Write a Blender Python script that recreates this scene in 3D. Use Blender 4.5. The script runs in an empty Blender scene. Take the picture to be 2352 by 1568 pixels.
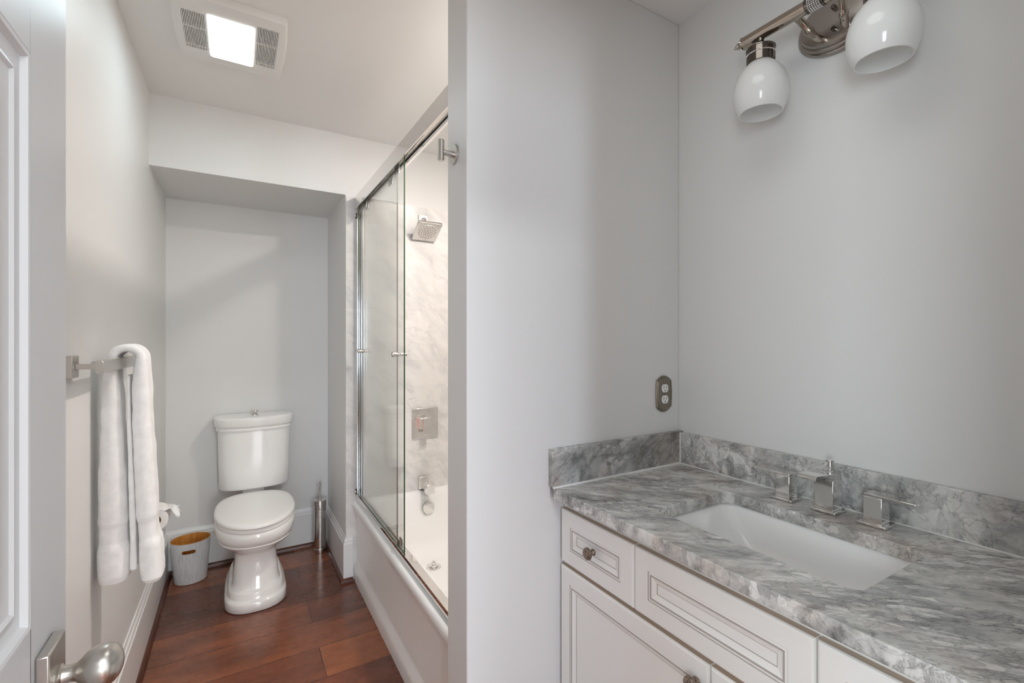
import bpy, bmesh, math, random
from mathutils import Vector, Matrix
random.seed(7)
PI = math.pi
scene = bpy.context.scene
COL = scene.collection

# ------------------------------------------------------------------ camera
FPX, YAW, CAM_H = 1066.66, 0.534674, 1.334
cd = bpy.data.cameras.new('camera')
cd.sensor_fit = 'HORIZONTAL'
cd.sensor_width = 36.0
cd.lens = FPX / 2352 * 36.0
cd.shift_y = -(784 - 781.66) / 2352
cd.clip_start = 0.02
cam = bpy.data.objects.new('camera', cd)
COL.objects.link(cam)
cam.location = (0, 0, CAM_H)
cam.rotation_euler = (PI / 2, 0, -YAW)
scene.camera = cam

# ------------------------------------------------------------------ world, lights, exposure
scene.view_settings.view_transform = 'Standard'
scene.view_settings.look = 'None'
scene.view_settings.gamma = 1
scene.view_settings.use_curve_mapping = False
scene.view_settings.exposure = 0.14
try:
    scene.cycles.use_denoising = True
    scene.cycles.caustics_reflective = False
    scene.cycles.caustics_refractive = False
    scene.cycles.sample_clamp_indirect = 6.0
    scene.cycles.max_bounces = 14
    scene.cycles.diffuse_bounces = 8
    scene.cycles.transparent_max_bounces = 16
except Exception:
    pass
world = bpy.data.worlds.new('world')
scene.world = world
world.use_nodes = True
bg = world.node_tree.nodes['Background']
bg.inputs[0].default_value = (0.75, 0.85, 1.0, 1)
bg.inputs[1].default_value = 0.6


def area(name, loc, rot, sx, sy, power, color, shape='RECTANGLE', spread=PI):
    l = bpy.data.lights.new(name, 'AREA')
    l.shape = shape
    l.size = sx
    l.size_y = sy
    l.energy = power
    l.color = color
    l.spread = spread
    o = bpy.data.objects.new(name, l)
    COL.objects.link(o)
    o.location = loc
    o.rotation_euler = rot
    return o


# daylight through a window behind the camera, then two added, unseen fill windows
area('daylight_window', (-0.93, -3.93, 1.45), (PI / 2, 0, 0), 0.36, 1.3, 52, (0.74, 0.83, 1.0))
area('added_fill_window_wide', (0.50, -3.93, 1.35), (PI / 2, 0, 0), 0.64, 1.5, 48, (0.85, 0.94, 1.0))
area('added_fill_window_side', (-1.63, -0.9, 1.35), (0, -PI / 2, 0), 1.2, 0.8, 38, (0.84, 0.95, 1.0))
# added ceiling fill (room behind, vanity area), then the tub ceiling light
area('bedroom_added_fill', (0.2, -1.3, 2.44), (0, 0, 0), 0.5, 0.5, 34, (0.92, 0.97, 1.0), 'DISK')
area('vanity_added_fill', (0.55, 0.50, 2.46), (0, 0, 0), 0.6, 0.6, 2.0, (0.97, 1.0, 0.97), 'DISK')
area('tub_ceiling_light', (1.10, 1.55, 2.46), (0, 0, 0), 0.13, 0.13, 19.5, (1.0, 0.91, 0.85), 'DISK')
area('fan_lamp_light', (-0.0165, 2.027, 2.432), (0, 0, 0), 0.14, 0.25, 1.8, (0.74, 0.93, 1.0))

# ------------------------------------------------------------------ materials
MATS = {}


def nodes_of(m):
    m.use_nodes = True
    nt = m.node_tree
    return nt, nt.nodes['Principled BSDF'], nt.links


def mat(name, color, rough=0.5, metal=0.0, spec=0.5, bump=None, coat=0.0, aniso=0.0, emit=None):
    """bump = (noise scale, strength)"""
    if name in MATS:
        return MATS[name]
    m = bpy.data.materials.new(name)
    nt, b, L = nodes_of(m)
    b.inputs['Base Color'].default_value = (*color, 1)
    b.inputs['Roughness'].default_value = rough
    b.inputs['Metallic'].default_value = metal
    b.inputs['Specular IOR Level'].default_value = spec
    b.inputs['Coat Weight'].default_value = coat
    if aniso:
        b.inputs['Anisotropic'].default_value = aniso
    if emit:
        b.inputs['Emission Color'].default_value = (*emit[0], 1)
        b.inputs['Emission Strength'].default_value = emit[1]
    tc = nt.nodes.new('ShaderNodeTexCoord')
    n = nt.nodes.new('ShaderNodeTexNoise')
    n.inputs['Scale'].default_value = bump[0] if bump else 60
    n.inputs['Detail'].default_value = 4
    L.new(tc.outputs['Object'], n.inputs['Vector'])
    bp = nt.nodes.new('ShaderNodeBump')
    bp.inputs['Strength'].default_value = bump[1] if bump else 0.01
    bp.inputs['Distance'].default_value = 0.002
    L.new(n.outputs['Fac'], bp.inputs['Height'])
    L.new(bp.outputs['Normal'], b.inputs['Normal'])
    MATS[name] = m
    return m


def srgb(r, g, b):
    f = lambda c: (c / 255 / 12.92) if c / 255 <= 0.04045 else ((c / 255 + 0.055) / 1.055) ** 2.4
    return (f(r), f(g), f(b))


PAINT = mat('wall_paint', (0.72, 0.72, 0.71), 0.45, bump=(140, 0.05))
CEIL = mat('ceiling_paint', (0.80, 0.795, 0.78), 0.6, bump=(140, 0.05))
TRIM = mat('trim_paint', (0.80, 0.80, 0.79), 0.3, bump=(60, 0.03))
DOORP = mat('door_paint', (0.72, 0.73, 0.745), 0.35, bump=(50, 0.03))
PORC = mat('porcelain', (0.91, 0.905, 0.895), 0.08, spec=0.6, coat=0.3)
ENAMEL = mat('tub_enamel', (0.90, 0.895, 0.885), 0.12, spec=0.55, coat=0.2)
APRONP = mat('apron_enamel', (0.88, 0.885, 0.875), 0.28)
SINKP = mat('sink_porcelain', (0.88, 0.885, 0.88), 0.12, spec=0.5)
SEATP = mat('seat_plastic', (0.90, 0.885, 0.87), 0.22)
CHROME = mat('chrome', (0.80, 0.78, 0.76), 0.06, 1.0)
POLISHED = mat('polished_aluminium', (0.88, 0.86, 0.84), 0.12, 1.0)
STEEL = mat('brushed_steel', (0.66, 0.63, 0.60), 0.22, 1.0, aniso=0.5)
NICKEL = mat('satin_nickel', (0.60, 0.57, 0.53), 0.30, 1.0)
GUNMETAL = mat('dark_nickel', (0.17, 0.15, 0.135), 0.12, 1.0)
LAMPMETAL = mat('polished_nickel', (0.46, 0.40, 0.34), 0.09, 1.0)
PLATEMETAL = mat('satin_pewter', (0.42, 0.39, 0.36), 0.28, 1.0)
BRONZE = mat('antique_pewter', (0.26, 0.225, 0.18), 0.38, 0.85)
BEAD = mat('crystal_bead', (0.85, 0.85, 0.85), 0.08, 0.6)
DARK = mat('dark_gap', (0.02, 0.018, 0.016), 0.6)
BRACKET = mat('dark_bronze_plastic', (0.045, 0.03, 0.022), 0.4)
OPAL = mat('opal_glass', (0.93, 0.93, 0.925), 0.10, spec=0.55, coat=0.3)
_nt = OPAL.node_tree
_tl = _nt.nodes.new('ShaderNodeBsdfTranslucent')
_tl.inputs[0].default_value = (0.95, 0.95, 0.94, 1)
_mx = _nt.nodes.new('ShaderNodeMixShader')
_mx.inputs[0].default_value = 0.35
_nt.links.new(_nt.nodes['Principled BSDF'].outputs[0], _mx.inputs[1])
_nt.links.new(_tl.outputs[0], _mx.inputs[2])
_nt.links.new(_mx.outputs[0], _nt.nodes['Material Output'].inputs[0])
CAB = mat('cabinet_paint', (0.88, 0.875, 0.85), 0.38, bump=(40, 0.02))
GLAZE = mat('cabinet_glaze', (0.44, 0.40, 0.37), 0.5)
EDGESHADE = mat('cabinet_edge_shade', (0.50, 0.40, 0.31), 0.5)  # tan of the shaded reveal, painted onto the top edges
WHITEPL = mat('white_plastic', (0.82, 0.815, 0.80), 0.35)
CAULK = mat('white_caulk', (0.85, 0.85, 0.83), 0.5)
PAPER = mat('toilet_tissue', (0.86, 0.85, 0.84), 0.9, spec=0.1, bump=(220, 0.4))
CARD = mat('cardboard', srgb(160, 112, 66), 0.8, spec=0.1)
LENSM = mat('lamp_lens', (0.9, 0.9, 0.9), 0.3, emit=((0.97, 1.0, 0.99), 1.0))
GREENEDGE = mat('glass_edge', (0.03, 0.075, 0.03), 0.15, spec=0.6)
GREYEDGE = mat('glass_edge_grey', (0.16, 0.15, 0.13), 0.2, spec=0.6)
GRILLE = mat('grille_plastic', (0.78, 0.775, 0.75), 0.4)
HOUSING = mat('fan_housing', (0.20, 0.19, 0.18), 0.4, 0.6)


def hammered():
    m = mat('hammered_bronze', (0.10, 0.075, 0.055), 0.3, 0.9)
    nt = m.node_tree
    b = nt.nodes['Principled BSDF']
    tc = nt.nodes.new('ShaderNodeTexCoord')
    v = nt.nodes.new('ShaderNodeTexVoronoi')
    v.inputs['Scale'].default_value = 380
    nt.links.new(tc.outputs['Object'], v.inputs['Vector'])
    r = nt.nodes.new('ShaderNodeValToRGB')
    r.color_ramp.elements[0].color = (0.05, 0.035, 0.03, 1)
    r.color_ramp.elements[1].color = (0.36, 0.28, 0.22, 1)
    r.color_ramp.elements[0].position = 0.25
    r.color_ramp.elements[1].position = 0.6
    nt.links.new(v.outputs['Distance'], r.inputs[0])
    nt.links.new(r.outputs[0], b.inputs['Base Color'])
    bp = nt.nodes.new('ShaderNodeBump')
    bp.inputs['Strength'].default_value = 0.8
    bp.inputs['Distance'].default_value = 0.001
    nt.links.new(v.outputs['Distance'], bp.inputs['Height'])
    nt.links.new(bp.outputs['Normal'], b.inputs['Normal'])
    return m


HAMMER = hammered()


def glass_mat():
    m = bpy.data.materials.new('clear_glass')
    m.use_nodes = True
    nt = m.node_tree
    nt.nodes.clear()
    out = nt.nodes.new('ShaderNodeOutputMaterial')
    tr = nt.nodes.new('ShaderNodeBsdfTransparent')
    tr.inputs[0].default_value = (0.978, 0.982, 0.977, 1)
    gl = nt.nodes.new('ShaderNodeBsdfGlossy')
    gl.inputs['Roughness'].default_value = 0.01
    gl.inputs[0].default_value = (0.9, 0.92, 0.91, 1)
    fr = nt.nodes.new('ShaderNodeFresnel')
    ge = nt.nodes.new('ShaderNodeNewGeometry')
    mr = nt.nodes.new('ShaderNodeMapRange')      # same reflectance entering and leaving the pane
    mr.inputs['To Min'].default_value = 1.33
    mr.inputs['To Max'].default_value = 1 / 1.33
    nt.links.new(ge.outputs['Backfacing'], mr.inputs['Value'])
    nt.links.new(mr.outputs[0], fr.inputs[0])
    mx = nt.nodes.new('ShaderNodeMixShader')
    nt.links.new(fr.outputs[0], mx.inputs[0])
    nt.links.new(tr.outputs[0], mx.inputs[1])
    nt.links.new(gl.outputs[0], mx.inputs[2])
    nt.links.new(mx.outputs[0], out.inputs[0])
    return m


GLASS = glass_mat()


class NT:
    """tiny node-building helper"""

    def __init__(self, name):
        self.m = bpy.data.materials.new(name)
        self.nt, self.b, self.L = nodes_of(self.m)
        self.tc = self.nt.nodes.new('ShaderNodeTexCoord')

    def n(self, kind, **kw):
        nd = self.nt.nodes.new(kind)
        for k, v in kw.items():
            setattr(nd, k, v)
        return nd

    def link(self, a, b):
        self.L.new(a, b)

    def mapping(self, scale=(1, 1, 1), rot=(0, 0, 0), loc=(0, 0, 0), src=None):
        mp = self.n('ShaderNodeMapping')
        mp.inputs['Scale'].default_value = scale
        mp.inputs['Rotation'].default_value = rot
        mp.inputs['Location'].default_value = loc
        self.link(src or self.tc.outputs['Object'], mp.inputs['Vector'])
        return mp.outputs[0]

    def noise(self, vec, scale, detail=6, rough=0.55, dist=0.0):
        x = self.n('ShaderNodeTexNoise')
        x.inputs['Scale'].default_value = scale
        x.inputs['Detail'].default_value = detail
        x.inputs['Roughness'].default_value = rough
        x.inputs['Distortion'].default_value = dist
        self.link(vec, x.inputs['Vector'])
        return x.outputs['Fac'], x.outputs['Color']

    def ramp(self, fac, stops):
        r = self.n('ShaderNodeValToRGB')
        cr = r.color_ramp
        while len(cr.elements) < len(stops):
            cr.elements.new(0.5)
        for e, (p, c) in zip(cr.elements, stops):
            e.position = p
            e.color = (c, c, c, 1) if isinstance(c, (int, float)) else (*c, 1)
        self.link(fac, r.inputs[0])
        return r.outputs[0]

    def math(self, op, a, b=None):
        x = self.n('ShaderNodeMath', operation=op)
        for i, v in enumerate((a, b)):
            if v is None:
                continue
            if isinstance(v, (int, float)):
                x.inputs[i].default_value = v
            else:
                self.link(v, x.inputs[i])
        return x.outputs[0]

    def mix(self, fac, a, b, blend='MIX'):
        x = self.n('ShaderNodeMix', data_type='RGBA', blend_type=blend)
        for i, v in ((0, fac), (6, a), (7, b)):
            if isinstance(v, (int, float)):
                x.inputs[i].default_value = v
            elif isinstance(v, tuple):
                x.inputs[i].default_value = (*v, 1)
            else:
                self.link(v, x.inputs[i])
        return x.outputs[2]

    def vadd(self, a, b, k):
        s = self.n('ShaderNodeVectorMath', operation='SCALE')
        self.link(b, s.inputs[0])
        s.inputs['Scale'].default_value = k
        x = self.n('ShaderNodeVectorMath', operation='ADD')
        self.link(a, x.inputs[0])
        self.link(s.outputs[0], x.inputs[1])
        return x.outputs[0]

    def color(self, c):
        self.link(c, self.b.inputs['Base Color'])

    def bump(self, h, strength, dist=0.002):
        bp = self.n('ShaderNodeBump')
        bp.inputs['Strength'].default_value = strength
        bp.inputs['Distance'].default_value = dist
        self.link(h, bp.inputs['Height'])
        self.link(bp.outputs[0], self.b.inputs['Normal'])


def floor_wood():
    t = NT('floor_planks')
    v = t.mapping(loc=(0.056 + 0.35, -2.79 + 0.208 * 20, 0))
    br = t.n('ShaderNodeTexBrick', offset=0.38, offset_frequency=2)
    br.inputs['Scale'].default_value = 1.0
    br.inputs['Brick Width'].default_value = 1.15
    br.inputs['Row Height'].default_value = 0.208
    br.inputs['Mortar Size'].default_value = 0.0016
    br.inputs['Mortar Smooth'].default_value = 0.3
    br.inputs['Bias'].default_value = 0.0
    br.inputs['Color1'].default_value = (*srgb(104, 55, 35), 1)
    br.inputs['Color2'].default_value = (*srgb(157, 91, 52), 1)
    br.inputs['Mortar'].default_value = (*srgb(24, 11, 8), 1)
    t.link(v, br.inputs['Vector'])
    g = t.mapping(scale=(1.6, 16, 1))
    f1, _ = t.noise(g, 3.0, 8, 0.6, 0.25)
    grain = t.ramp(f1, [(0.3, 0.80), (0.7, 1.12)])
    g2 = t.mapping(scale=(0.9, 3.0, 1))
    f2, _ = t.noise(g2, 2.4, 3, 0.5, 0.4)
    big = t.ramp(f2, [(0.35, 0.74), (0.65, 1.18)])
    c = t.mix(1.0, br.outputs['Color'], grain, 'MULTIPLY')
    c = t.mix(1.0, c, big, 'MULTIPLY')
    t.color(c)
    f3, _ = t.noise(t.mapping(scale=(2, 6, 1)), 6, 4)
    t.link(t.ramp(f3, [(0.3, 0.20), (0.7, 0.34)]), t.b.inputs['Roughness'])
    t.b.inputs['Specular IOR Level'].default_value = 0.5
    t.b.inputs['Coat Weight'].default_value = 0.25
    t.b.inputs['Coat Roughness'].default_value = 0.15
    h = t.math('SUBTRACT', 1.0, br.outputs['Fac'])
    h = t.math('ADD', h, t.math('MULTIPLY', f1, 0.15))
    t.bump(h, 0.5, 0.002)
    return t.m


def dark_wood():
    t = NT('dark_wood_moulding')
    f, _ = t.noise(t.mapping(scale=(3, 3, 14)), 5, 6, 0.6, 0.5)
    t.color(t.ramp(f, [(0.3, srgb(58, 30, 20)), (0.7, srgb(104, 58, 38))]))
    t.b.inputs['Roughness'].default_value = 0.3
    return t.m


def carrara():
    t = NT('white_marble_tile')
    o = t.tc.outputs['Object']
    br = t.n('ShaderNodeTexBrick', offset=0.0)
    sw = t.n('ShaderNodeSeparateXYZ')
    t.link(o, sw.inputs[0])
    cb = t.n('ShaderNodeCombineXYZ')
    t.link(t.math('ADD', t.math('ADD', sw.outputs[0], sw.outputs[1]), 1.0), cb.inputs[0])
    t.link(t.math('ADD', sw.outputs[2], 0.3075 * 4 - 0.301), cb.inputs[1])
    br.inputs['Scale'].default_value = 1.0
    br.inputs['Brick Width'].default_value = 6.0
    br.inputs['Row Height'].default_value = 0.306
    br.inputs['Mortar Size'].default_value = 0.0012
    br.inputs['Mortar Smooth'].default_value = 0.2
    br.inputs['Color1'].default_value = (1, 1, 1, 1)
    br.inputs['Color2'].default_value = (0.94, 0.94, 0.945, 1)
    br.inputs['Mortar'].default_value = (0.86, 0.85, 0.83, 1)
    t.link(cb.outputs[0], br.inputs['Vector'])
    v = t.mapping(scale=(1.0, 1.0, 2.2), src=t.mapping(rot=(0, -0.75, 0)))
    _, nc = t.noise(v, 2.2, 5)
    w = t.vadd(v, nc, 0.5)
    a, _ = t.noise(w, 4.5, 9, 0.62, 0.4)
    vein = t.ramp(t.math('ABSOLUTE', t.math('SUBTRACT', a, 0.5)), [(0.0, 0.84), (0.035, 1.0)])
    vm, _ = t.noise(v, 2.6, 3)
    vein = t.mix(t.ramp(vm, [(0.45, 0.0), (0.62, 1.0)]), (1.0, 1.0, 1.0), vein)
    cl, _ = t.noise(v, 5.0, 6, 0.6, 0.5)
    cloud = t.ramp(cl, [(0.32, srgb(208, 207, 205)), (0.56, srgb(232, 229, 225))])
    sp, _ = t.noise(v, 26, 3, 0.6, 1.5)
    spots = t.ramp(sp, [(0.22, 0.78), (0.30, 1.0)])
    c = t.mix(1.0, cloud, vein, 'MULTIPLY')
    c = t.mix(0.8, c, spots, 'MULTIPLY')
    c = t.mix(1.0, c, br.outputs['Color'], 'MULTIPLY')
    t.color(c)
    t.b.inputs['Roughness'].default_value = 0.28
    return t.m


def quartzite(name, turn, stretch, cell, light=1.0, seed=0.0, veins=1.0):
    """turn: rotation that lays the streaks along local X, stretch: scale after the turn, cell: pebble frequency"""
    t = NT(name)
    v0 = t.mapping(loc=(seed, seed * 1.7, seed * .6), rot=turn)
    v = t.mapping(scale=stretch, src=v0)
    _, nc = t.noise(v, 5.0, 6, 0.6)
    w = t.vadd(v, nc, 0.14)
    # soft clouds
    a, _ = t.noise(w, 7.0, 10, 0.66, 0.5)
    base = t.ramp(a, [(0.28, srgb(128, 128, 127)), (0.42, srgb(178, 178, 176)), (0.54, srgb(212, 211, 208)), (0.72, srgb(232, 231, 228))])
    # pebbles: cells of differing paleness with thin dark outlines, in drifts
    _, nf = t.noise(v, 22, 4, 0.6)
    pv = t.vadd(t.vadd(v, nc, 0.12), nf, 0.03)
    vo = t.n('ShaderNodeTexVoronoi', feature='DISTANCE_TO_EDGE')
    vo.inputs['Scale'].default_value = cell
    t.link(pv, vo.inputs['Vector'])
    vc_ = t.n('ShaderNodeTexVoronoi', feature='F1')
    vc_.inputs['Scale'].default_value = cell
    t.link(pv, vc_.inputs['Vector'])
    sp = t.n('ShaderNodeSeparateColor')
    t.link(vc_.outputs['Color'], sp.inputs[0])
    peb = t.ramp(sp.outputs[0], [(0.0, srgb(140, 140, 139)), (0.45, srgb(184, 184, 182)), (0.70, srgb(216, 215, 212)), (1.0, srgb(240, 239, 236))])
    edge = t.ramp(vo.outputs['Distance'], [(0.0, 0.42), (0.03, 0.72), (0.10, 1.0)])
    peb = t.mix(1.0, peb, edge, 'MULTIPLY')
    msk, _ = t.noise(v, 5.0, 5, 0.65, 0.6)
    mask = t.ramp(msk, [(0.42, 0.05), (0.57, 0.65)])
    c = t.mix(mask, base, peb)
    # fine dark tangle
    b2, _ = t.noise(w, 10, 9, 0.70, 1.0)
    v2 = t.ramp(t.math('ABSOLUTE', t.math('SUBTRACT', b2, 0.5)), [(0.0, 0.44), (0.014, 0.76), (0.045, 1.0)])
    msk2, _ = t.noise(v, 3.4, 5, 0.6, 0.3)
    c = t.mix(t.ramp(msk2, [(0.43, 0.08), (0.58, veins)]), c, t.mix(1.0, c, v2, 'MULTIPLY'))
    # long dark cracks and small dark flecks
    b3, _ = t.noise(v, 2.6, 7, 0.6, 1.4)
    v3 = t.ramp(t.math('ABSOLUTE', t.math('SUBTRACT', b3, 0.5)), [(0.0, 0.50), (0.005, 0.85), (0.014, 1.0)])
    c = t.mix(0.85, c, v3, 'MULTIPLY')
    fl, _ = t.noise(v, 42, 3, 0.6, 0.8)
    c = t.mix(0.8, c, t.ramp(fl, [(0.20, 0.35), (0.27, 1.0)]), 'MULTIPLY')
    # warm and dusky patches
    wm, _ = t.noise(t.mapping(loc=(3, 1, 2)), 3.6, 4, 0.6, 0.8)
    c = t.mix(t.ramp(wm, [(0.50, 0.0), (0.70, 0.8)]), c, t.mix(1.0, c, srgb(232, 212, 200), 'MULTIPLY'))
    dk, _ = t.noise(t.mapping(loc=(7, 2, 5), src=v), 3.6, 5, 0.65, 0.8)
    c = t.mix(t.ramp(dk, [(0.52, 0.0), (0.70, 0.8)]), c, t.mix(1.0, c, srgb(158, 158, 155), 'MULTIPLY'))
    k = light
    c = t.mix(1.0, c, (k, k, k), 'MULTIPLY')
    t.color(c)
    t.b.inputs['Roughness'].default_value = 0.22
    t.b.inputs['Specular IOR Level'].default_value = 0.45
    return t.m


def bin_wood():
    t = NT('bin_wood')
    f, _ = t.noise(t.mapping(scale=(14, 14, 1.2)), 5, 6, 0.6, 0.6)
    t.color(t.ramp(f, [(0.3, srgb(166, 100, 32)), (0.5, srgb(200, 134, 58)), (0.72, srgb(214, 158, 92))]))
    t.b.inputs['Roughness'].default_value = 0.45
    return t.m


def bin_white():
    t = NT('whitewashed_wood')
    f, _ = t.noise(t.mapping(scale=(30, 30, 1.4)), 6, 6, 0.6, 0.7)
    t.color(t.ramp(f, [(0.3, srgb(196, 198, 202)), (0.6, srgb(226, 226, 226))]))
    t.b.inputs['Roughness'].default_value = 0.5
    t.bump(f, 0.15)
    return t.m


def terry():
    t = NT('terry_cloth')
    f, _ = t.noise(t.tc.outputs['Object'], 320, 5, 0.7)
    f2, _ = t.noise(t.tc.outputs['Object'], 40, 4, 0.6)
    t.color(t.ramp(f2, [(0.3, srgb(240, 239, 238)), (0.7, srgb(250, 249, 248))]))
    t.b.inputs['Roughness'].default_value = 0.95
    t.b.inputs['Specular IOR Level'].default_value = 0.1
    t.b.inputs['Sheen Weight'].default_value = 0.5
    t.bump(f, 0.6, 0.0025)
    return t.m


FLOORM = floor_wood()
DWOOD = dark_wood()
MARBLE = carrara()
STONE = quartzite('grey_quartzite_counter', (0, 0, PI / 4), (0.9, 2.2, 1.5), 34, 1.10, 0.0)
STONE_B = quartzite('grey_quartzite_backsplash', (0, 0, 0), (1.1, 1.1, 1.1), 30, 1.06, 4.3, 1.0)
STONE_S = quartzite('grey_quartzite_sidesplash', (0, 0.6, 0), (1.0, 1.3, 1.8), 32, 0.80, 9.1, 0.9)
BINW = bin_wood()
BINO = bin_white()
TERRY = terry()


# ------------------------------------------------------------------ mesh helpers
ORIGIN = {}


def link_mesh(name, bm, m, parent=None, loc=None, bevel=0.0, smooth=None, segs=2, weld=True):
    """bm is in world coordinates.  parent: thing/part, or None for a top-level mesh placed at loc."""
    me = bpy.data.meshes.new(name)
    if weld:
        bmesh.ops.remove_doubles(bm, verts=bm.verts, dist=1e-6)
    bmesh.ops.recalc_face_normals(bm, faces=bm.faces)
    bm.to_mesh(me)
    bm.free()
    o = bpy.data.objects.new(name, me)
    COL.objects.link(o)
    if parent is not None:
        org = ORIGIN[parent.name]
        o.parent = parent
    else:
        org = Vector(loc if loc is not None else (0, 0, 0))
        o.location = org
    ORIGIN[o.name] = org
    me.transform(Matrix.Translation(-org))
    ms = m if isinstance(m, (list, tuple)) else [m]
    for x in ms:
        me.materials.append(x)
    if smooth is not None:
        for p in me.polygons:
            p.use_smooth = True
        me.set_sharp_from_angle(angle=math.radians(smooth))
    if bevel:
        md = o.modifiers.new('bevel', 'BEVEL')
        md.width = bevel
        md.segments = segs
        md.limit_method = 'ANGLE'
        md.angle_limit = math.radians(35)
        for p in me.polygons:
            p.use_smooth = True
        me.set_sharp_from_angle(angle=math.radians(35))
        md.harden_normals = False
    return o


def thing(name, label, cat, loc, group=None):
    o = bpy.data.objects.new(name, None)
    o.empty_display_size = 0.05
    COL.objects.link(o)
    o.location = loc
    o['label'] = label
    o['category'] = cat
    if group:
        o['group'] = group
    ORIGIN[o.name] = Vector(loc)
    return o


def tag(o, label, cat, group=None):
    o['label'] = label
    o['category'] = cat
    if group:
        o['group'] = group
    return o


def struct(o, label=None, cat=None):
    o['kind'] = 'structure'
    if label:
        o['label'] = label
        o['category'] = cat
    return o


def BM():
    return bmesh.new()


def box(bm, x0, x1, y0, y1, z0, z1, mi=0):
    v = [bm.verts.new((x, y, z)) for x in (x0, x1) for y in (y0, y1) for z in (z0, z1)]
    fs = []
    for idx in ((0, 1, 3, 2), (4, 6, 7, 5), (0, 4, 5, 1), (2, 3, 7, 6), (0, 2, 6, 4), (1, 5, 7, 3)):
        f = bm.faces.new([v[i] for i in idx])
        f.material_index = mi
        fs.append(f)
    return fs


def B(*a):
    bm = BM()
    box(bm, *a)
    return bm


def loft(bm, loops, cap0=True, cap1=True, closed=True, mis=None):
    rows = [[bm.verts.new(p) for p in lp] for lp in loops]
    n = len(rows[0])
    for i in range(len(rows) - 1):
        for j in range(n if closed else n - 1):
            a, b = rows[i][j], rows[i][(j + 1) % n]
            c, d = rows[i + 1][(j + 1) % n], rows[i + 1][j]
            f = bm.faces.new((a, b, c, d))
            if mis:
                f.material_index = mis[i]
    if cap0:
        f = bm.faces.new(rows[0][::-1])
        if mis:
            f.material_index = mis[0]
    if cap1:
        f = bm.faces.new(rows[-1])
        if mis:
            f.material_index = mis[-1]
    return rows


AX = {'X': (Vector((1, 0, 0)), Vector((0, 1, 0)), Vector((0, 0, 1))),
      'Y': (Vector((0, 1, 0)), Vector((1, 0, 0)), Vector((0, 0, 1))),
      'Z': (Vector((0, 0, 1)), Vector((1, 0, 0)), Vector((0, 1, 0)))}


def lathe(bm, center, prof, axis='Z', n=40, cap0=True, cap1=True, basis=None):
    """prof: list of (distance along axis, radius)"""
    a, u, w = basis if basis else AX[axis]
    c = Vector(center)
    loops = []
    for d, r in prof:
        r = max(r, 1e-4)
        loops.append([c + a * d + (u * math.cos(2 * PI * k / n) + w * math.sin(2 * PI * k / n)) * r for k in range(n)])
    return loft(bm, loops, cap0, cap1)


def tube(bm, pts, r, n=16, cap=True):
    pts = [Vector(p) for p in pts]
    rs = r if isinstance(r, (list, tuple)) else [r] * len(pts)
    loops = []
    t0 = (pts[1] - pts[0]).normalized()
    up = Vector((0, 0, 1)) if abs(t0.z) < 0.9 else Vector((1, 0, 0))
    u = t0.cross(up).normalized()
    for i, p in enumerate(pts):
        t = (pts[min(i + 1, len(pts) - 1)] - pts[max(i - 1, 0)]).normalized()
        u = (u - t * u.dot(t)).normalized()
        w = t.cross(u)
        loops.append([p + (u * math.cos(2 * PI * k / n) + w * math.sin(2 * PI * k / n)) * rs[i] for k in range(n)])
    return loft(bm, loops, cap, cap)


def bez(p0, p1, p2, p3, n=14):
    p0, p1, p2, p3 = map(Vector, (p0, p1, p2, p3))
    out = []
    for i in range(n + 1):
        t = i / n
        out.append(p0 * (1 - t) ** 3 + p1 * 3 * t * (1 - t) ** 2 + p2 * 3 * t * t * (1 - t) + p3 * t ** 3)
    return out


def rrect(cx, cy, hx, hy, r, n=8):
    pts = []
    for sx, sy, a0 in ((1, 1, 0), (-1, 1, PI / 2), (-1, -1, PI), (1, -1, 1.5 * PI)):
        for k in range(n + 1):
            a = a0 + PI / 2 * k / n
            pts.append((cx + sx * (hx - r) + r * math.cos(a), cy + sy * (hy - r) + r * math.sin(a)))
    return pts


def egg(cx, yc, hw, yf, yb, z, n=64, pf=2.0, pb=2.6):
    pts = []
    for k in range(n):
        t = 2 * PI * k / n
        c, s = math.cos(t), math.sin(t)
        p = pf if c < 0 else pb
        x = cx + hw * math.copysign(abs(s) ** (2 / p), s)
        y = yc + ((yb - yc) if c > 0 else (yc - yf)) * math.copysign(abs(c) ** (2 / p), c)
        pts.append(Vector((x, y, z)))
    return pts


def extrude(bm, prof, axis, a0, a1, closed=True, mi=0):
    """prof: 2-D points; axis 'Y': prof=(x,z); axis 'X': prof=(y,z); axis 'Z': prof=(x,y)"""
    def P(p, a):
        return {'X': (a, p[0], p[1]), 'Y': (p[0], a, p[1]), 'Z': (p[0], p[1], a)}[axis]
    return loft(bm, [[Vector(P(p, a0)) for p in prof], [Vector(P(p, a1)) for p in prof]])


def boolean(o, cutter_bm, op='DIFFERENCE'):
    """cut o with cutter (world coordinates) and bake the result into o's mesh"""
    me = bpy.data.meshes.new('cut')
    bmesh.ops.recalc_face_normals(cutter_bm, faces=cutter_bm.faces)
    cutter_bm.to_mesh(me)
    cutter_bm.free()
    c = bpy.data.objects.new('cut', me)
    COL.objects.link(c)
    par, mw = o.parent, ORIGIN[o.name]
    me.transform(Matrix.Translation(-mw))
    c.parent = o
    md = o.modifiers.new('b', 'BOOLEAN')
    md.operation = op
    md.object = c
    md.solver = 'EXACT'
    bpy.context.view_layer.update()
    dg = bpy.context.evaluated_depsgraph_get()
    new = bpy.data.meshes.new_from_object(o.evaluated_get(dg))
    o.modifiers.remove(md)
    old = o.data
    o.data = new
    new.name = old.name
    bpy.data.objects.remove(c)
    bpy.data.meshes.remove(me)
    return o


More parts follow.
